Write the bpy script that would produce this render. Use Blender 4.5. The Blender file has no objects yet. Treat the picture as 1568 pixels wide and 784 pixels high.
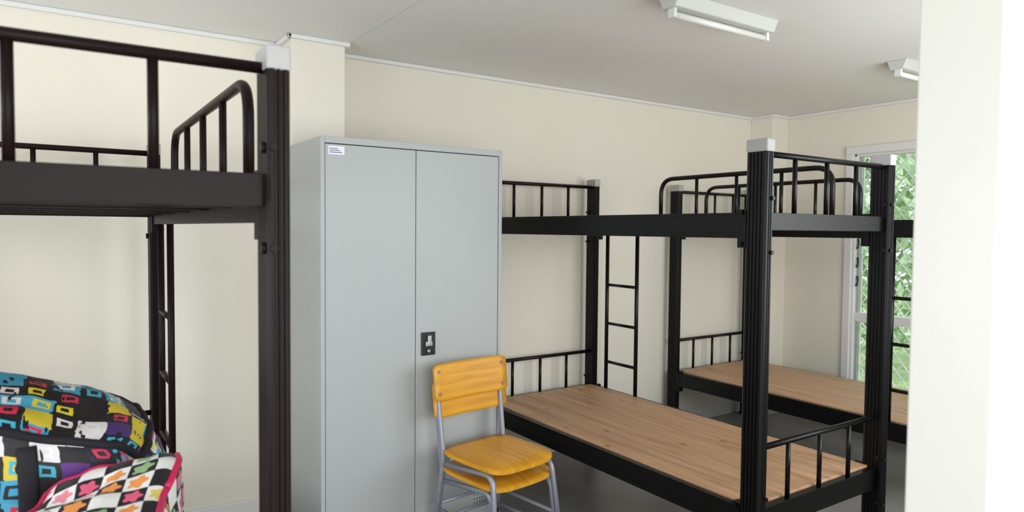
import bpy, bmesh, math, random
from mathutils import Vector, Matrix, noise
random.seed(4)
scene = bpy.context.scene
H = 1.47
# ------------------------------------------------------------------ materials
def lin(c):
    return tuple(((x/255)/12.92 if x/255 <= .04045 else ((x/255+.055)/1.055)**2.4) for x in c)+(1,)

def mat(name, rgb, rough=.5, metal=0, nscale=0, namt=.0, bump=0, bscale=200, spec=.5, stretch=(1,1,1), coat=0):
    m = bpy.data.materials.new(name); m.use_nodes = True
    nt = m.node_tree; b = nt.nodes['Principled BSDF']
    c = lin(rgb)
    b.inputs['Base Color'].default_value = c
    b.inputs['Roughness'].default_value = rough
    b.inputs['Metallic'].default_value = metal
    b.inputs['Specular IOR Level'].default_value = spec
    b.inputs['Coat Weight'].default_value = coat
    tc = nt.nodes.new('ShaderNodeTexCoord'); mp = nt.nodes.new('ShaderNodeMapping')
    mp.inputs['Scale'].default_value = stretch
    nt.links.new(tc.outputs['Object'], mp.inputs['Vector'])
    if nscale:
        n = nt.nodes.new('ShaderNodeTexNoise'); n.inputs['Scale'].default_value = nscale; n.inputs['Detail'].default_value = 6
        nt.links.new(mp.outputs[0], n.inputs['Vector'])
        r = nt.nodes.new('ShaderNodeValToRGB')
        r.color_ramp.elements[0].position = .3; r.color_ramp.elements[1].position = .7
        r.color_ramp.elements[0].color = tuple(x*(1-namt) for x in c[:3])+(1,)
        r.color_ramp.elements[1].color = tuple(min(1, x*(1+namt)) for x in c[:3])+(1,)
        nt.links.new(n.outputs['Fac'], r.inputs['Fac']); nt.links.new(r.outputs['Color'], b.inputs['Base Color'])
    if bump:
        n2 = nt.nodes.new('ShaderNodeTexNoise'); n2.inputs['Scale'].default_value = bscale; n2.inputs['Detail'].default_value = 3
        nt.links.new(mp.outputs[0], n2.inputs['Vector'])
        bp = nt.nodes.new('ShaderNodeBump'); bp.inputs['Strength'].default_value = bump; bp.inputs['Distance'].default_value = .002
        nt.links.new(n2.outputs['Fac'], bp.inputs['Height']); nt.links.new(bp.outputs[0], b.inputs['Normal'])
    return m

M_wall = mat('cream_wall_paint', (230,225,211), .55, nscale=1.5, namt=.02, bump=.12, bscale=60)
M_ceil = mat('ceiling_paint', (230,229,226), .7, nscale=1.2, namt=.015)
M_white = mat('white_trim_paint', (226,226,224), .45)
M_jamb = mat('jamb_paint', (208,205,195), .5, nscale=3, namt=.02)
M_black = mat('black_powder_coat', (10,10,11), .32, bump=.3, bscale=260, spec=.28)
M_brown = mat('dark_brown_coat', (26,16,15), .4, bump=.2, bscale=260, spec=.12)
M_cap = mat('grey_plastic_cap', (172,170,168), .5)
M_cab = mat('grey_green_steel', (175,180,179), .42, bump=.08, bscale=300)
M_dark = mat('dark_gap', (20,20,20), .8)
M_label = mat('label_paper', (235,235,240), .6)
M_labelink = mat('label_ink', (70,70,140), .6)
M_steel = mat('bright_steel', (190,190,192), .3, metal=.9)
M_tube = mat('silver_grey_tube', (158,162,174), .4, metal=.35)
M_black2 = mat('black_plastic', (14,14,15), .35)
M_pink = mat('pink_piping', (205,30,90), .5)
M_strap = mat('navy_strap', (22,22,30), .8, bump=.5, bscale=500)
M_tubeglass = mat('fluorescent_tube_glass', (235,235,230), .25)
M_bat = mat('batten_enamel', (200,202,195), .4)
M_alu = mat('window_aluminium', (175,178,176), .4, metal=.5)
M_mesh = mat('mesh_wire', (245,246,242), .6)
M_ground = mat('grass_ground', (130,155,95), .9, nscale=4, namt=.4)

def wood_mat(name, c1, c2, c3, axis, planks=0, rough=.5, knots=True):
    m = bpy.data.materials.new(name); m.use_nodes = True
    nt = m.node_tree; N = nt.nodes.new; L = nt.links.new; b = nt.nodes['Principled BSDF']
    b.inputs['Roughness'].default_value = rough
    tc = N('ShaderNodeTexCoord'); mp = N('ShaderNodeMapping')
    sc = [26, 26, 26]; sc[axis] = 1.6; mp.inputs['Scale'].default_value = sc
    L(tc.outputs['Object'], mp.inputs['Vector'])
    n = N('ShaderNodeTexNoise'); n.inputs['Scale'].default_value = 1.3; n.inputs['Detail'].default_value = 8; n.inputs['Distortion'].default_value = .6
    L(mp.outputs[0], n.inputs['Vector'])
    r = N('ShaderNodeValToRGB'); e = r.color_ramp.elements
    e[0].position = .32; e[0].color = lin(c1); e[1].position = .68; e[1].color = lin(c2)
    L(n.outputs['Fac'], r.inputs['Fac'])
    out = r.outputs['Color']
    if planks:
        sx = N('ShaderNodeSeparateXYZ'); L(tc.outputs['Object'], sx.inputs[0])
        mu = N('ShaderNodeMath'); mu.operation = 'MULTIPLY'; mu.inputs[1].default_value = planks; L(sx.outputs[0], mu.inputs[0])
        fl = N('ShaderNodeMath'); fl.operation = 'FLOOR'; L(mu.outputs[0], fl.inputs[0])
        wn = N('ShaderNodeTexWhiteNoise'); wn.noise_dimensions = '1D'; L(fl.outputs[0], wn.inputs['W'])
        mr = N('ShaderNodeMapRange'); mr.inputs['To Min'].default_value = .92; mr.inputs['To Max'].default_value = 1.05; L(wn.outputs['Value'], mr.inputs['Value'])
        mx = N('ShaderNodeVectorMath'); mx.operation = 'SCALE'; L(out, mx.inputs[0]); L(mr.outputs[0], mx.inputs['Scale']); out = mx.outputs[0]
    if knots:
        mp2 = N('ShaderNodeMapping'); s2 = [9, 9, 9]; s2[axis] = 4; mp2.inputs['Scale'].default_value = s2
        L(tc.outputs['Object'], mp2.inputs['Vector'])
        v = N('ShaderNodeTexVoronoi'); v.inputs['Scale'].default_value = 1; L(mp2.outputs[0], v.inputs['Vector'])
        lt = N('ShaderNodeMapRange'); lt.inputs['From Min'].default_value = .05; lt.inputs['From Max'].default_value = .13
        lt.inputs['To Min'].default_value = .75; lt.inputs['To Max'].default_value = 0; L(v.outputs['Distance'], lt.inputs['Value'])
        m2 = N('ShaderNodeMix'); m2.data_type = 'RGBA'; L(lt.outputs[0], m2.inputs['Factor']); L(out, m2.inputs['A']); m2.inputs['B'].default_value = lin(c3)
        out = m2.outputs['Result']
    L(out, b.inputs['Base Color'])
    return m
M_board = wood_mat('pine_board', (181,137,103), (211,172,134), (120,76,48), 1, planks=9)
M_chairwood = wood_mat('yellow_stained_plywood', (206,140,22), (232,172,45), (150,80,10), 1, rough=.35, knots=False)
M_chairback = wood_mat('yellow_stained_plywood_back', (206,140,22), (232,172,45), (150,80,10), 0, rough=.35, knots=False)
M_floor = mat('concrete_floor', (152,150,147), .34, nscale=2.2, namt=.22, bump=.2, bscale=30)

def glass_mat():
    m = bpy.data.materials.new('louvre_glass'); m.use_nodes = True
    nt = m.node_tree; nt.nodes.clear(); N = nt.nodes.new
    o = N('ShaderNodeOutputMaterial'); mx = N('ShaderNodeMixShader'); t = N('ShaderNodeBsdfTransparent'); g = N('ShaderNodeBsdfGlossy')
    t.inputs['Color'].default_value = (.93,.97,.95,1); g.inputs['Roughness'].default_value = .08
    mx.inputs[0].default_value = .06
    nt.links.new(t.outputs[0], mx.inputs[1]); nt.links.new(g.outputs[0], mx.inputs[2]); nt.links.new(mx.outputs[0], o.inputs[0])
    return m
M_glass = glass_mat()

def pattern_mat(name, scale, pal1, pal2, style):
    m = bpy.data.materials.new(name); m.use_nodes = True
    nt = m.node_tree; N = nt.nodes.new; L = nt.links.new; b = nt.nodes['Principled BSDF']; b.inputs['Roughness'].default_value = .6
    uv = N('ShaderNodeTexCoord')
    def ramp(pal, src):
        r = N('ShaderNodeValToRGB'); r.color_ramp.interpolation = 'CONSTANT'
        for i, c in enumerate(pal):
            if i < 2: e = r.color_ramp.elements[i]; e.position = i/len(pal)
            else: e = r.color_ramp.elements.new(i/len(pal))
            e.color = lin(c)
        L(src, r.inputs['Fac']); return r.outputs['Color']
    nz = N('ShaderNodeTexNoise'); nz.inputs['Scale'].default_value = 14; nz.inputs['Detail'].default_value = 3; L(uv.outputs['UV'], nz.inputs['Vector'])
    wob = N('ShaderNodeVectorMath'); wob.operation = 'MULTIPLY_ADD'; wob.inputs[1].default_value = (.02,.02,0) if not style else (.006,.006,0)
    L(nz.outputs['Color'], wob.inputs[0]); L(uv.outputs['UV'], wob.inputs[2])
    vc = wob.outputs[0]
    if style:
        sh = N('ShaderNodeVectorMath'); sh.operation = 'ADD'; sh.inputs[1].default_value = (.5/scale, .5/scale, 0); L(vc, sh.inputs[0]); vv = sh.outputs[0]
    else: vv = vc
    v = N('ShaderNodeTexVoronoi'); v.voronoi_dimensions = '2D'; v.distance = 'CHEBYCHEV'; v.inputs['Randomness'].default_value = 0 if style else .22
    v.inputs['Scale'].default_value = scale; L(vv, v.inputs['Vector'])
    s = N('ShaderNodeSeparateColor'); L(v.outputs['Color'], s.inputs[0])
    if style:
        ck = N('ShaderNodeTexChecker'); ck.inputs['Scale'].default_value = scale
        off = N('ShaderNodeVectorMath'); off.operation = 'ADD'; off.inputs[1].default_value = (0, 0, .01); L(vc, off.inputs[0]); L(off.outputs[0], ck.inputs['Vector'])
        ck.inputs['Color1'].default_value = lin((232,232,228)); ck.inputs['Color2'].default_value = lin((30,26,32))
        base = ck.outputs['Color']
        ve = N('ShaderNodeTexVoronoi'); ve.voronoi_dimensions = '2D'; ve.inputs['Randomness'].default_value = 0; ve.inputs['Scale'].default_value = scale
        L(vv, ve.inputs['Vector'])
        sub = N('ShaderNodeVectorMath'); sub.operation = 'SUBTRACT'
        L(vv, sub.inputs[0]); L(ve.outputs['Position'], sub.inputs[1])
        sp_ = N('ShaderNodeSeparateXYZ'); L(sub.outputs[0], sp_.inputs[0])
        at = N('ShaderNodeMath'); at.operation = 'ARCTAN2'; L(sp_.outputs[1], at.inputs[0]); L(sp_.outputs[0], at.inputs[1])
        m5 = N('ShaderNodeMath'); m5.operation = 'MULTIPLY'; m5.inputs[1].default_value = 5; L(at.outputs[0], m5.inputs[0])
        cs = N('ShaderNodeMath'); cs.operation = 'COSINE'; L(m5.outputs[0], cs.inputs[0])
        ad = N('ShaderNodeMath'); ad.operation = 'MULTIPLY_ADD'; ad.inputs[1].default_value = -.07; L(cs.outputs[0], ad.inputs[0]); L(ve.outputs['Distance'], ad.inputs[2]); src = ad.outputs[0]
        lo, hi = .0, .34
    else:
        base = ramp(pal1, s.outputs[0]); src = v.outputs['Distance']; lo, hi = .15, .3
    a = N('ShaderNodeMath'); a.operation = 'GREATER_THAN'; a.inputs[1].default_value = lo if not style else -1; L(src, a.inputs[0])
    c = N('ShaderNodeMath'); c.operation = 'LESS_THAN'; c.inputs[1].default_value = hi; L(src, c.inputs[0])
    d = N('ShaderNodeMath'); d.operation = 'MULTIPLY'; L(a.outputs[0], d.inputs[0]); L(c.outputs[0], d.inputs[1])
    g = N('ShaderNodeMath'); g.operation = 'GREATER_THAN'; g.inputs[1].default_value = .4 if not style else .3; L(s.outputs[1], g.inputs[0])
    h = N('ShaderNodeMath'); h.operation = 'MULTIPLY'; L(d.outputs[0], h.inputs[0]); L(g.outputs[0], h.inputs[1])
    mx = N('ShaderNodeMix'); mx.data_type = 'RGBA'; L(h.outputs[0], mx.inputs['Factor']); L(base, mx.inputs['A']); L(ramp(pal2, s.outputs[2]), mx.inputs['B'])
    out = mx.outputs['Result']
    if not style:
        n3 = N('ShaderNodeTexNoise'); n3.inputs['Scale'].default_value = 40; n3.inputs['Detail'].default_value = 2
        mp = N('ShaderNodeMapping'); mp.inputs['Scale'].default_value = (1, .35, 1); L(uv.outputs['UV'], mp.inputs[0]); L(mp.outputs[0], n3.inputs['Vector'])
        t = N('ShaderNodeMath'); t.operation = 'GREATER_THAN'; t.inputs[1].default_value = .62; L(n3.outputs['Fac'], t.inputs[0])
        m3 = N('ShaderNodeMix'); m3.data_type = 'RGBA'; L(t.outputs[0], m3.inputs['Factor']); L(out, m3.inputs['A']); m3.inputs['B'].default_value = lin((22,20,30)); out = m3.outputs['Result']
    L(out, b.inputs['Base Color'])
    return m
M_bag1 = pattern_mat('patchwork_print', 17, [(20,20,26),(60,165,205),(230,230,230),(95,45,130),(24,24,30),(22,22,28),(40,36,60),(215,195,55),(25,24,30),(80,180,215),(220,220,225),(70,45,110)],
                     [(240,220,50),(20,20,24),(240,240,240),(225,50,90),(70,180,210)], 0)
M_bag2 = pattern_mat('flower_check_print', 19, [(255,255,255)]*2, [(225,95,130),(235,150,80),(225,205,110),(140,180,130),(235,235,235),(60,55,60),(230,140,155)], 1)

# ------------------------------------------------------------------ mesh helpers
def empty(name):
    e = bpy.data.objects.new(name, None); scene.collection.objects.link(e); return e

class Part:
    def __init__(s, name, mats, parent=None, bevel=0, smooth=False):
        s.name, s.parent, s.bevel, s.smooth = name, parent, bevel, smooth
        s.mats = mats if isinstance(mats, (list, tuple)) else [mats]
        s.bm = bmesh.new()
    def box(s, x0, x1, y0, y1, z0, z1, mi=0):
        v = [s.bm.verts.new((x, y, z)) for x in (x0, x1) for y in (y0, y1) for z in (z0, z1)]
        for f in ((0,1,3,2),(4,6,7,5),(0,4,5,1),(2,3,7,6),(0,2,6,4),(1,5,7,3)):
            fc = s.bm.faces.new([v[i] for i in f]); fc.material_index = mi
        return v
    def tube(s, pts, r, seg=12, mi=0, flat=1.0, up=None):
        pts = [Vector(p) for p in pts]; n = len(pts); rings = []
        t0 = (pts[1]-pts[0]).normalized()
        ref = Vector(up) if up else (Vector((0,0,1)) if abs(t0.z) < .9 else Vector((1,0,0)))
        nrm = (ref - t0*ref.dot(t0)).normalized()
        for i, p in enumerate(pts):
            t = (pts[min(i+1, n-1)]-pts[max(i-1, 0)]).normalized()
            nrm = (nrm - t*nrm.dot(t)).normalized(); bn = t.cross(nrm)
            rings.append([s.bm.verts.new(p + nrm*math.cos(a)*r*flat + bn*math.sin(a)*r) for a in [2*math.pi*k/seg for k in range(seg)]])
        for a, b in zip(rings, rings[1:]):
            for k in range(seg):
                f = s.bm.faces.new((a[k], a[(k+1)%seg], b[(k+1)%seg], b[k])); f.smooth = True; f.material_index = mi
        for rg in (rings[0][::-1], rings[-1]):
            f = s.bm.faces.new(rg); f.material_index = mi
    def prism(s, prof, z0, z1, mi=0):
        a = [s.bm.verts.new((x, y, z0)) for x, y in prof]; b = [s.bm.verts.new((x, y, z1)) for x, y in prof]
        n = len(prof)
        for k in range(n):
            f = s.bm.faces.new((a[k], a[(k+1)%n], b[(k+1)%n], b[k])); f.material_index = mi
        s.bm.faces.new(a[::-1]).material_index = mi; s.bm.faces.new(b).material_index = mi
    def done(s):
        me = bpy.data.meshes.new(s.name); bmesh.ops.recalc_face_normals(s.bm, faces=s.bm.faces); s.bm.to_mesh(me); s.bm.free()
        for m in s.mats: me.materials.append(m)
        o = bpy.data.objects.new(s.name, me); scene.collection.objects.link(o)
        if s.parent: o.parent = s.parent
        if s.smooth:
            for p in me.polygons: p.use_smooth = True
        if s.bevel:
            b = o.modifiers.new('Bevel', 'BEVEL'); b.width = s.bevel; b.segments = 2; b.limit_method = 'ANGLE'
        return o

def arc_path(pts, rad, n=6):
    pts = [Vector(p) for p in pts]; out = [pts[0]]
    for i in range(1, len(pts)-1):
        p = pts[i]; a = (pts[i-1]-p).normalized(); b = (pts[i+1]-p).normalized()
        p0 = p+a*rad; p1 = p+b*rad
        for k in range(n+1):
            t = k/n; out.append(p0*(1-t)**2+p*2*t*(1-t)+p1*t*t)
    out.append(pts[-1]); return out

# ------------------------------------------------------------------ room
YB, XR, ZC = 3.56, 4.95, 2.40
XL, YF0, YF1 = -1.5, .50, .62
JX = 1.312; JL = -.35
p = Part('floor', M_floor); p.box(XL-.12, XR+.12, -2.6, YB+.12, -.1, 0); p.done()
p = Part('ceiling', M_ceil); p.box(XL-.12, XR+.12, YF0, YB+.12, ZC, ZC+.1); p.done()
p = Part('sky_blocker_roof', M_white, bevel=.01)  # unseen roof added to keep sky light off the door jamb
p.box(XL-.12, XR+.12, -2.6, YF0-.002, 2.5, 2.56)
for x in (XL+.1, 1.9, XR-.1): p.box(x-.04, x+.04, -2.55, -2.47, 0, 2.5)
for k in range(6): p.box(XL-.1, XR+.1, -2.5+k*.56, -2.45+k*.56, 2.42, 2.5)
p.done()
p = Part('wall_back', M_wall)
p.box(XL-.12, XR+.12, YB, YB+.12, 0, ZC); p.done()
p = Part('trim_1', M_wall, bevel=.004); p.box(.967, 1.235, 3.345, YB, 0, ZC); p.done()
p = Part('trim_2', M_wall, bevel=.004); p.box(4.74, XR, 3.36, YB, 0, ZC); p.done()
LY0, LY1 = .9, 2.9
p = Part('wall_left', M_wall)
p.box(XL-.12, XL, YF0, LY0, 0, ZC); p.box(XL-.12, XL, LY1, YB, 0, ZC); p.box(XL-.12, XL, LY0, LY1, 0, .7); p.box(XL-.12, XL, LY0, LY1, 2.1, ZC); p.done()
WY0, WY1, WZ0, WZ1 = 1.15, 2.80, .33, 2.05
p = Part('wall_right', M_wall)
p.box(XR, XR+.12, YF0, WY0, 0, ZC); p.box(XR, XR+.12, WY1, YB, 0, ZC)
p.box(XR, XR+.12, WY0, WY1, 0, WZ0); p.box(XR, XR+.12, WY0, WY1, WZ1, ZC); p.done()
p = Part('wall_front', M_jamb)
p.box(XL, JL, YF0, YF1, 0, ZC); p.box(JL, JX, YF0, YF1, 2.08, ZC)
F0, F1 = 2.1, 4.3  # unseen opening added to let fill light through the front wall
p.box(JX, F0, YF0, YF1, 0, ZC); p.box(F1, XR, YF0, YF1, 0, ZC)
p.box(F0, F1, YF0, YF1, 0, .8); p.box(F0, F1, YF0, YF1, 2.1, ZC); p.done()
p = Part('door_frame', M_jamb, bevel=.004)  # door frame: lining and casing around the doorway
p.box(JX-.012, JX, YF0-.012, YF1+.004, 0, 2.08); p.box(JL, JL+.012, YF0-.012, YF1+.004, 0, 2.08); p.box(JL+.012, JX-.012, YF0-.012, YF1+.004, 2.065, 2.08)
p.box(JX, JX+.06, YF0-.012, YF0, 0, 2.13); p.box(JL-.06, JL, YF0-.012, YF0, 0, 2.13)
p.done()
def cornice(name, boxes):
    p = Part(name, M_white, bevel=.006)
    for b in boxes: p.box(*b)
    p.done()
c = .022
cornice('trim_3', [(XL, .967-c, YB-c, YB, ZC-c, ZC), (.967-c, .967, 3.345-c, YB, ZC-c, ZC), (.967-c, 1.235+c, 3.345-c, 3.345, ZC-c, ZC), (1.235, 1.235+c, 3.345, YB, ZC-c, ZC),
        (1.235+c, 4.74, YB-c, YB, ZC-c, ZC), (4.74-c, 4.74, 3.36-c, YB, ZC-c, ZC), (4.74, XR, 3.36-c, 3.36, ZC-c, ZC), (XR-c, XR, YF1, 3.36-c, ZC-c, ZC)])
p = Part('trim_4', mat('ceiling_joint', (210,208,204), .7))
p.box(1.255-.003, 1.255+.003, YF1, YB-c, ZC-.0015, ZC+.001)
p.done()
p = Part('baseboard_back', M_white, bevel=.004)
p.box(XL, .967, YB-.014, YB, 0, .1); p.box(1.235, 4.74, YB-.014, YB, 0, .1); p.box(.955, 1.247, 3.331, 3.345, 0, .1); p.done()
p = Part('baseboard_right', M_white, bevel=.004); p.box(XR-.014, XR, YF1, 3.36, 0, .1); p.box(4.726, XR, 3.346, 3.36, 0, .1); p.done()

# ------------------------------------------------------------------ window
w = empty('window_1')
p = Part('casing', M_white, w, bevel=.003)
p.box(XR-.022, XR-.001, WY1, WY1+.055, WZ0-.05, WZ1+.05); p.box(XR-.022, XR-.001, WY0-.055, WY0, WZ0-.05, WZ1+.05)
p.box(XR-.026, XR-.001, WY0-.055, WY1+.055, WZ1, WZ1+.055); p.box(XR-.05, XR-.001, WY0-.07, WY1+.07, WZ0-.05, WZ0)
p.box(XR, XR+.12, WY1-.018, WY1, WZ0, WZ1); p.box(XR, XR+.12, WY0, WY0+.018, WZ0, WZ1)
p.box(XR, XR+.12, WY0, WY1, WZ1-.018, WZ1); p.box(XR, XR+.13, WY0, WY1, WZ0, WZ0+.018)
p.box(XR+.01, XR+.1, WY0+.018, WY1-.018, .81, .875)
ym = (WY0+WY1)/2-.05
p.box(XR+.01, XR+.1, ym-.03, ym+.03, WZ0+.018, WZ1-.018); p.done()
p = Part('louvre_channels', M_alu, w)
for ya, yb in ((WY0+.018, ym-.03), (ym+.03, WY1-.018)):
    for (za, zb) in ((WZ0+.018, .81), (.875, WZ1-.018)):
        p.box(XR+.03, XR+.065, yb-.018, yb, za, zb); p.box(XR+.03, XR+.065, ya, ya+.018, za, zb)
p.done()
p = Part('louvre_blades', M_glass, w); q = Part('louvre_clips', M_black2, w)
for ya, yb in ((WY0+.04, ym-.05), (ym+.05, WY1-.04)):
    for (za, zb, n) in ((WZ0+.05, .80, 3), (.90, WZ1-.04, 8)):
        for i in range(n):
            zc = za+(i+.5)*(zb-za)/n; hh = .07; ang = math.radians(14 if n == 8 else 50); dx = math.sin(ang)*hh; dz = math.cos(ang)*hh
            a = [(XR+.048-dx, yb, zc+dz), (XR+.048-dx, ya, zc+dz), (XR+.048+dx, ya, zc-dz), (XR+.048+dx, yb, zc-dz)]
            v0 = [p.bm.verts.new(k) for k in a]; v1 = [p.bm.verts.new((k[0]+.004, k[1], k[2]+.003)) for k in a]
            p.bm.faces.new(v0); p.bm.faces.new(v1[::-1])
            for k in range(4): p.bm.faces.new((v0[k], v0[(k+1)%4], v1[(k+1)%4], v1[k]))
            if n == 8 and i in (1,2,3): q.tube([(XR+.02, yb+.008, zc+.04), (XR+.028, yb+.008, zc), (XR+.005, yb+.008, zc-.035)], .006, 6)
p.done(); q.done()
cu = bpy.data.curves.new('security_mesh', 'CURVE'); cu.dimensions = '3D'; cu.bevel_depth = .0046; cu.bevel_resolution = 1
y0, y1, z0, z1 = WY0+.01, WY1-.01, WZ0+.01, WZ1-.01
sp = .115; asp = 1.25
def clip(d, k):
    pts = []
    for y in (y0, y1):
        z = d*y+k
        if z0 <= z <= z1: pts.append((y, z))
    for z in (z0, z1):
        y = (z-k)/d
        if y0 < y < y1: pts.append((y, z))
    return pts[:2] if len(pts) >= 2 else None
for d in (asp, -asp):
    k = -5
    while k < 7:
        s_ = clip(d, k)
        if s_:
            sl = cu.splines.new('POLY'); sl.points.add(1)
            for i, (y, z) in enumerate(s_): sl.points[i].co = (XR+.137+(0.006 if d > 0 else 0), y, z, 1)
        k += sp
o = bpy.data.objects.new('security_mesh', cu); scene.collection.objects.link(o); o.parent = w; cu.materials.append(M_mesh)

w2 = empty('added_fill_window')  # invented window, out of view, added as a way in for fill light
p = Part('frame', M_white, w2, bevel=.003)
for (a, b, c0, d) in ((F0, F0+.04, .8, 2.1), (F1-.04, F1, .8, 2.1), (F0, F1, .8, .84), (F0, F1, 2.06, 2.1), (3.18, 3.22, .8, 2.1)): p.box(a, b, YF0+.02, YF0+.08, c0, d)
p.done()
w3 = empty('window_3')
p = Part('frame', M_white, w3, bevel=.003)
for (a, b, c0, d) in ((LY0, LY0+.04, .7, 2.1), (LY1-.04, LY1, .7, 2.1), (LY0, LY1, .7, .74), (LY0, LY1, 2.06, 2.1), (1.88, 1.92, .7, 2.1)): p.box(XL-.08, XL-.02, a, b, c0, d)
p.done()

# ------------------------------------------------------------------ outdoors
p = Part('lawn', M_ground); p.box(XR+.13, 22, -12, 16, -.35, -.3); p.done()
def leaf_mat():
    m = bpy.data.materials.new('foliage'); m.use_nodes = True
    nt = m.node_tree; b = nt.nodes['Principled BSDF']; b.inputs['Roughness'].default_value = .8
    g = nt.nodes.new('ShaderNodeNewGeometry'); r = nt.nodes.new('ShaderNodeValToRGB')
    e = r.color_ramp.elements; e[0].color = lin((172,196,152)); e[1].color = lin((205,222,188)); x = e.new(.5); x.color = lin((188,210,168))
    nt.links.new(g.outputs['Random Per Island'], r.inputs[0]); nt.links.new(r.outputs[0], b.inputs['Base Color'])
    return m
p = Part('garden_hedge', leaf_mat())
for i in range(15000):
    y = random.uniform(-3, 7); z = random.random()*3.9-.05; x = 8.6+random.uniform(-.16, .16)+.3*z+.2*math.sin(y*1.7)
    c0 = Vector((x, y, z)); L_ = random.uniform(.07, .17)
    d = Vector((random.uniform(-1,.3), random.uniform(-1,1), random.uniform(-.8,1))).normalized(); s_ = d.cross(Vector((random.random(), random.random(), 1))).normalized()*L_*.4
    vs = [c0-d*L_, c0+s_, c0+d*L_, c0-s_]
    for q_ in vs: q_.z = max(q_.z, -.29)
    p.bm.faces.new([p.bm.verts.new(q_) for q_ in vs])
p.done()

# ------------------------------------------------------------------ bunk beds
BW, BL = .845, 1.90
def post_profile(cx, cy, w=.044, l=.088):
    pts = []; hw, hl = w/2, l/2; nf = 5; g = .0035
    def side(x, ya, yb, sgn):
        out = []; n = nf; st = (yb-ya)/n
        for i in range(n):
            a = ya+i*st
            out += [(x, a+st*.12), (x, a+st*.74), (x-sgn*g, a+st*.82), (x-sgn*g, a+st*1.0)] if i < n-1 else [(x, a+st*.12), (x, a+st*.8)]
        return out
    ch = .006
    pts += [(hw-ch, -hl)] + side(hw, -hl+ch, hl-ch, 1) + [(hw-ch, hl)]
    pts += [(.010, hl), (.008, hl-g), (.003, hl-g), (.001, hl), (-.001, hl), (-.003, hl-g), (-.008, hl-g), (-.010, hl)]
    pts += [(-hw+ch, hl)] + side(-hw, hl-ch, -hl+ch, -1) + [(-hw+ch, -hl)]
    pts += [(-.010, -hl), (-.008, -hl+g), (-.003, -hl+g), (-.001, -hl), (.001, -hl), (.003, -hl+g), (.008, -hl+g), (.010, -hl)]
    return [(cx+x, cy+y) for x, y in pts]

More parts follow.
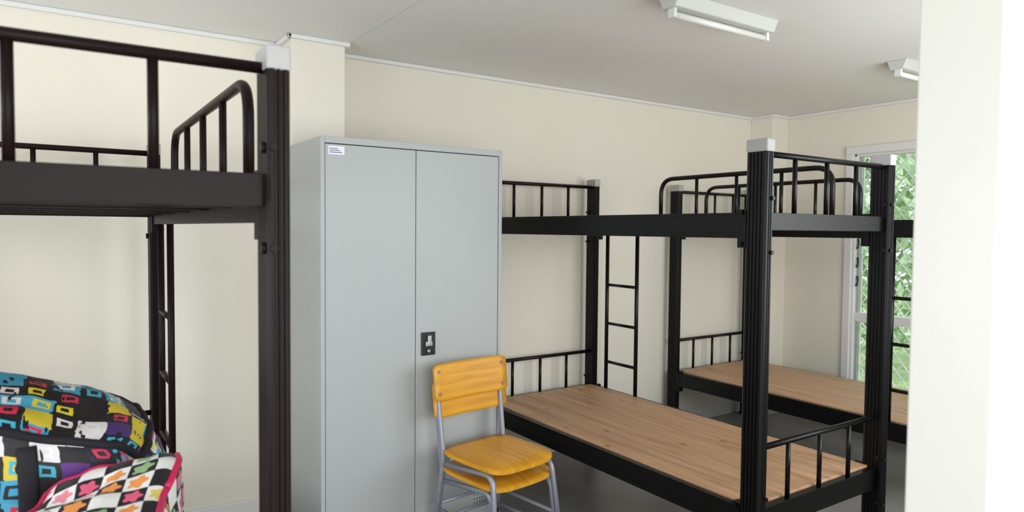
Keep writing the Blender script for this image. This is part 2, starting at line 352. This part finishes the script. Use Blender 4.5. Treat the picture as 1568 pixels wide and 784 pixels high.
def bunk(x1, y1, ladder_side, ladder_far, guard, m_metal, rail_z=(1.446, 1.541), top=1.805, dg=0):
    e = empty('bunk_bed'); x2, y2 = x1+BW, y1+BL
    zt = top-.035
    p = Part('posts', m_metal, e)
    for x in (x1, x2):
        for y in (y1, y2): p.prism(post_profile(x, y), .012, zt)
    p.done()
    p = Part('post_caps', M_cap, e, bevel=.005)
    for x in (x1, x2):
        for y in (y1, y2): p.box(x-.0235, x+.0235, y-.0455, y+.0455, zt-.012, top)
    p.done()
    p = Part('post_feet', M_black2, e)
    for x in (x1, x2):
        for y in (y1, y2): p.box(x-.024, x+.024, y-.046, y+.046, 0, .02)
    p.done()
    p = Part('rails', m_metal, e, bevel=.003)
    levels = ((rail_z[0], rail_z[1]), (.345, .445))
    for li, (z0, z1) in enumerate(levels):
        for x, s_ in ((x1, 1), (x2, -1)):
            p.box(x-.016, x+.012, y1+.044, y2-.044, z0, z1) if s_ > 0 else p.box(x-.012, x+.016, y1+.044, y2-.044, z0, z1)
            for zz in (z0+.008, z1-.02):
                xa = x-.0185 if s_ > 0 else x+.0155
                p.box(xa, xa+.003, y1+.05, y2-.05, zz, zz+.012)
            xa, xb = (x+.012, x+.045) if s_ > 0 else (x-.045, x-.012)
            p.box(xa, xb, y1+.044, y2-.044, z1-.035, z1-.03)
        for y in (y1, y2):
            p.box(x1+.022, x2-.022, y-.016, y+.016, z0+(.03 if li == 0 else .01), z1)
        for k in range(1, 6):
            y = y1+k*(BL/6); p.box(x1+.012, x2-.012, y-.012, y+.012, z1-.06, z1-.035)
    for z0, z1 in levels:
        for x in (x1, x2):
            for y, s_ in ((y1, 1), (y2, -1)):
                ya = y+s_*.044; yb = ya+s_*.035
                p.box(x-.019, x+.019, min(ya, yb), max(ya, yb), z0-.035, z1+.012)
    p.done()
    p = Part('bolts', m_metal, e)
    for z0, z1 in levels:
        for x, sx in ((x1, -1), (x2, 1)):
            for y in (y1, y2):
                for z in (z0-.02, z1+.0): p.tube([(x+sx*.018, y+(.06 if y == y1 else -.06), z), (x+sx*.03, y+(.06 if y == y1 else -.06), z)], .009, 8)
                for z in (z0-.05, z1+.05):
                    sy = -1 if y == y1 else 1; xx = x-sx*.012
                    p.tube([(xx, y+sy*.043, z), (xx, y+sy*.052, z)], .008, 8)
                    p.tube([(x-sx*.02, y+sy*.02, z), (x-sx*.03, y+sy*.02, z)], .011, 8)
    p.done()
    p = Part('end_guards', m_metal, e)
    for y in (y1, y2):
        for zb, za in ((rail_z[1], 1.755+dg), (.445, .668)):
            p.tube([(x1+.015, y, za), (x2-.015, y, za)], .0115)
            for k in (1, 2, 3): p.tube([(x1+BW*k/4, y, zb-.01), (x1+BW*k/4, y, za)], .0095, 10)
    p.done()
    p = Part('side_guards', m_metal, e)
    for side, ya, yb in guard:
        xo = x1 if side < 0 else x2
        zb, zh = rail_z[1]-.06, 1.772+dg
        p.tube(arc_path([(xo, ya, zb), (xo, ya, zh), (xo, yb, zh), (xo, yb, zb)], .09, 7), .0125)
        for k in (1, 2, 3):
            y = ya+(yb-ya)*k/4; p.tube([(xo, y, zb), (xo, y, zh)], .0095, 10)
    p.done()
    p = Part('ladder', m_metal, e)
    x = (x1-.005) if ladder_side < 0 else (x2+.008)
    ya, yb = (y2-.41, y2-.14) if ladder_far else (y1+.075, y1+.345)
    for y in (ya, yb): p.tube([(x, y, .44), (x, y, rail_z[0]+.01)], .0125)
    for z in (.62, .87, 1.12): p.tube([(x, ya, z), (x, yb, z)], .013, 12, flat=.75)
    p.done()
    for z1, nm in ((rail_z[1], 'upper_board'), (.445, 'lower_board')):
        p = Part(nm, M_board, e, bevel=.003)
        p.box(x1+.016, x2-.016, y1+.02, y2-.02, z1-.03, z1-.012 if nm == 'upper_board' else z1+.006); p.done()
    return e

bunk(2.132, 1.558, 1, True, [(1, 1.786, 2.85)], M_black)
bunk(3.77, 1.558, -1, False, [(-1, 2.095, 3.185)], M_black)
bunk(.366-BW, 1.39, 1, True, [(1, 1.593, 2.69)], M_brown, rail_z=(1.480, 1.575), top=1.82, dg=.026)

# ------------------------------------------------------------------ cabinet
e = empty('metal_wardrobe'); cx0, cx1, cy0, cy1, ch = .938, 1.847, 2.83, 3.28, 1.858
p = Part('carcass', M_cab, e, bevel=.0015)
p.box(cx0, cx0+.018, cy0, cy1, .0, ch); p.box(cx1-.018, cx1, cy0, cy1, 0, ch)
p.box(cx0+.0181, cx1-.0181, cy0, cy1-.0101, ch-.028, ch); p.box(cx0+.0181, cx1-.0181, cy0, cy1-.0101, .0, .06); p.box(cx0+.0181, cx1-.0181, cy1-.01, cy1, 0, ch); p.done()
xm = (cx0+cx1)/2-.012
p = Part('doors', M_cab, e, bevel=.0025)
p.box(cx0+.0205, xm-.0015, cy0+.003, cy0+.022, .063, ch-.031); p.box(xm+.0015, cx1-.0205, cy0+.003, cy0+.022, .063, ch-.031); p.done()
p = Part('interior', M_dark, e); p.box(cx0+.02, cx1-.02, cy0+.024, cy0+.03, .062, ch-.03); p.done()
p = Part('door_vents', [M_dark, M_cab], e)
for i in range(5):
    for k in range(5):
        xc = 1.70+i*.016; zc = .13+k*.02
        p.tube([(xc, cy0+.0022, zc), (xc, cy0+.004, zc)], .003, 8)
p.done()
p = Part('lock_handle', [M_black2, M_steel], e, bevel=.002)
hx0, hx1, hz0, hz1 = 1.408, 1.478, .885, .992
p.box(hx0, hx1, cy0-.006, cy0+.003, hz0, hz1)
p.box(hx0+.026, hx1-.026, cy0-.02, cy0-.006, .935, .978, 1); p.box(hx0+.018, hx1-.018, cy0-.014, cy0-.006, .928, .95, 1)
p.tube([((hx0+hx1)/2, cy0-.006, .905), ((hx0+hx1)/2, cy0-.012, .905)], .008, 12, 1)
p.done()
p = Part('label', [M_label, M_labelink], e)
p.box(.972, 1.042, cy0+.001, cy0+.004, 1.783, 1.818)
for k in range(3): p.box(.977, 1.032-.01*k, cy0+.0005, cy0+.0012, 1.79+k*.008, 1.793+k*.008, 1)
p.done()

# ------------------------------------------------------------------ school chairs
def rr_sheet(part, W, D, thick, func, n=14, mi=0, exp=5):
    top = {}; bot = {}
    for i in range(n+1):
        for j in range(n+1):
            s_, t = -1+2*i/n, -1+2*j/n; m = max(abs(s_), abs(t))
            if m == 0: x = y = 0
            else:
                l = math.hypot(s_, t); c0, s0 = s_/l, t/l
                r_ = 1/((abs(c0)**exp+abs(s0)**exp)**(1/exp)); x, y = m*r_*c0, m*r_*s0
            a, nrm = func(x*W/2, y*D/2)
            top[i, j] = part.bm.verts.new(a+nrm*thick/2); bot[i, j] = part.bm.verts.new(a-nrm*thick/2)
    for i in range(n):
        for j in range(n):
            f = part.bm.faces.new((top[i,j], top[i+1,j], top[i+1,j+1], top[i,j+1])); f.smooth = True; f.material_index = mi
            f = part.bm.faces.new((bot[i,j], bot[i,j+1], bot[i+1,j+1], bot[i+1,j])); f.smooth = True; f.material_index = mi
    edge = [(i, 0) for i in range(n)]+[(n, j) for j in range(n)]+[(i, n) for i in range(n, 0, -1)]+[(0, j) for j in range(n, 0, -1)]
    for a, b in zip(edge, edge[1:]+edge[:1]):
        f = part.bm.faces.new((top[a], bot[a], bot[b], top[b])); f.material_index = mi

def chair(loc, rot, dz):
    e = empty('school_chair'); SH = .40
    p = Part('seat', M_chairwood, e)
    def fs(x, y):
        z = SH + .14*x*x - .01
        if y < -.10: z -= (abs(y)-.10)**2*1.6
        if y > .05: z += (y-.05)**2*.5
        return Vector((x, y, z)), Vector((-.28*x, 0, 1)).normalized()
    rr_sheet(p, .40, .385, .011, fs); p.done()
    p = Part('backrest', M_chairback, e)
    def fb(x, y):
        return Vector((x, .205+.12*y-.30*x*x, .70+y)), Vector((.6*x, -1, .12)).normalized()
    rr_sheet(p, .425, .165, .011, fb, exp=12); p.done()
    p = Part('frame', M_tube, e)
    for sx in (-1, 1):
        x = sx*.182
        p.tube(arc_path([(x*1.02, .225, 0), (x*.98, .165, SH-.03), (x*1.0, .197, .58), (x*1.03, .214, .765)], .05, 5), .0115)
        p.tube(arc_path([(x*.97, .165, SH-.06), (x*.93, -.165, SH-.028), (x*1.05, -.215, 0)], .055, 6), .0115)
        p.tube([(x*1.01, .205, .13), (x*1.04, -.2, .13)], .008, 10)
    p.tube([(-.165, .13, SH-.035), (.165, .13, SH-.035)], .009, 10); p.tube([(-.165, -.12, SH-.035), (.165, -.12, SH-.035)], .009, 10)
    p.tube([(-.18, .203, .15), (.18, .203, .15)], .008, 10); p.done()
    p = Part('bolts', M_steel, e)
    for sx in (-1, 1):
        for z in (.65, .75):
            x = sx*.186; y = .205+.12*(z-.7)-.30*x*x-.006
            p.tube([(x, y, z), (x, y-.005, z)], .008, 10)
    p.done()
    p = Part('rubber_feet', M_black2, e)
    for sx in (-1, 1):
        p.tube([(sx*.186, .227, 0), (sx*.185, .221, .03)], .014, 10); p.tube([(sx*.191, -.217, 0), (sx*.1905, -.212, .03)], .014, 10)
    p.done()
    e.location = (loc[0], loc[1], dz); e.rotation_euler = (0, 0, math.radians(rot)); return e
chair((1.645, 2.545), 8, 0)
chair((1.640, 2.53), 8, .080)

# ------------------------------------------------------------------ battens
for xa, ln in ((2.03, .63), (3.775, .63)):
    e = empty('fluorescent_light'); xb = xa+ln; yc = 1.92
    p = Part('body', M_bat, e, bevel=.004)
    v = p.box(xa, xb, yc-.055, yc+.055, ZC-.05, ZC)
    for q_ in v:
        if q_.co.z < ZC-.02: q_.co.y = yc+(q_.co.y-yc)*.62
    p.done()
    p = Part('end_holders', M_white, e, bevel=.003)
    for x in (xa+.012, xb-.03): p.box(x, x+.018, yc-.018, yc+.018, ZC-.085, ZC-.045)
    p.done()
    p = Part('tube', M_tubeglass, e); p.tube([(xa+.03, yc, ZC-.070), (xb-.03, yc, ZC-.070)], .013, 14); p.done()

# ------------------------------------------------------------------ bags
def bag(name, cen, half, rotz, mat_main, trim, zfun, straps, n=5, pr=.0065, uvo=0):
    e = empty(name); R = Matrix.Rotation(rotz, 3, 'Z'); cen = Vector(cen)
    def fm(c0):
        x, y, z = c0; k = (abs(x)**n+abs(y)**n+abs(z)**n)**(1/n); q = Vector((x/k, y/k, z/k))
        if z < 0: q.z = max(-1, q.z*1.02)
        P = Vector((q.x*half[0], q.y*half[1], q.z*half[2]))
        P.z += zfun(q.x, q.y)*max(0, (q.z+1)/2)
        nz = noise.noise(P*7+cen)*.020+noise.noise(P*19+cen)*.010
        P += q.normalized()*nz
        if P.z < -half[2]: P.z = -half[2]
        return R @ P + cen
    p = Part('body', mat_main, e); bm = p.bm
    bmesh.ops.create_cube(bm, size=2); bmesh.ops.subdivide_edges(bm, edges=bm.edges, cuts=26, use_grid_fill=True)
    uvl = bm.loops.layers.uv.new('UVMap')
    for f in bm.faces:
        nn = f.normal; ax = max(range(3), key=lambda i: abs(nn[i])); f.smooth = True
        for l in f.loops:
            c0 = l.vert.co; a = [c0.x*half[0], c0.y*half[1], c0.z*half[2]]; del a[ax]
            l[uvl].uv = (a[0]+ax*.37+5+uvo, a[1]+ax*.21+5)
    for v in bm.verts: v.co = fm(v.co)
    p.done()
    p = Part('piping', trim, e)
    pth = []
    for k in range(97):
        a = 2*math.pi*k/96; c0, s0 = math.cos(a), math.sin(a); m = max(abs(c0), abs(s0))
        pth.append(fm((c0/m, s0/m, 1)))
    p.tube(pth, pr, 8)
    for sx in (-1, 1):
        for sy in (-1, 1): p.tube([fm((sx, sy, 1-2*k/20)) for k in range(20)], pr*.7, 8)
    p.done()
    p = Part('handles', M_strap, e)
    for (x, w_) in straps:
        p.tube([fm((x, -1.03, -1+1.9*k/16))+R @ Vector((0, -.006, 0)) for k in range(17)], w_, 8, flat=.2, up=(0, -1, 0))
    p.done()
    return e
bag('patchwork_travel_bag', (-.11, 2.08, .451+.305), (.365, .20, .305), 0, M_bag1, M_strap, lambda x, y: .012-.12*x+.035*y, [(.17, .02)], n=5, pr=.011)
bag('flower_print_tote_bag', (.07, 1.635, .451+.225), (.145, .18, .225), math.radians(-14), M_bag2, M_pink, lambda x, y: .005+.03*x+.03*y, [(.0, .016)], n=8, pr=.008)

# ------------------------------------------------------------------ lights
wd = bpy.data.worlds.new('sky'); scene.world = wd; wd.use_nodes = True
bg = wd.node_tree.nodes['Background']; bg.inputs[0].default_value = (.90, .95, 1, 1); bg.inputs[1].default_value = 2.5
def area(name, loc, size, power, rot, col=(1,1,1)):
    l = bpy.data.lights.new(name, 'AREA'); l.shape = 'RECTANGLE'; l.size, l.size_y = size; l.energy = power; l.color = col
    o = bpy.data.objects.new(name, l); scene.collection.objects.link(o); o.location = loc; o.rotation_euler = rot; return o
area('daylight_doorway', (.6, -2.0, 1.4), (2.8, 2.0), 74, (math.radians(90), 0, 0), (.98, .99, 1))
area('added_front_fill', (3.2, .3, 1.5), (2.1, 1.2), 42, (math.radians(90), 0, 0), (.96, .98, 1))  # fill lamp added outside the invented front window to brighten the beds
area('daylight_left_window', (XL-.2, 1.9, 1.4), (1.3, 1.9), 42, (0, math.radians(-90), 0), (.86, .93, 1))

# ------------------------------------------------------------------ camera
yaw, pit, rol = math.radians(34), math.radians(2.2), math.radians(.5)
F = Vector((math.sin(yaw)*math.cos(pit), math.cos(yaw)*math.cos(pit), -math.sin(pit)))
Rv = Vector((math.cos(yaw), -math.sin(yaw), 0)); U = Rv.cross(F)
R2 = Rv*math.cos(rol)+U*math.sin(rol); U2 = U*math.cos(rol)-Rv*math.sin(rol)
cd = bpy.data.cameras.new('camera'); cam = bpy.data.objects.new('camera', cd); scene.collection.objects.link(cam)
mw = Matrix((R2, U2, -F)).transposed().to_4x4(); mw.translation = (0, 0, H); cam.matrix_world = mw
cd.lens = 24; cd.sensor_width = 36; cd.clip_start = .02
cd.dof.use_dof = True; cd.dof.focus_distance = 2.9; cd.dof.aperture_fstop = 3.2
scene.camera = cam
scene.view_settings.view_transform = 'Standard'; scene.view_settings.look = 'None'; scene.view_settings.exposure = 0
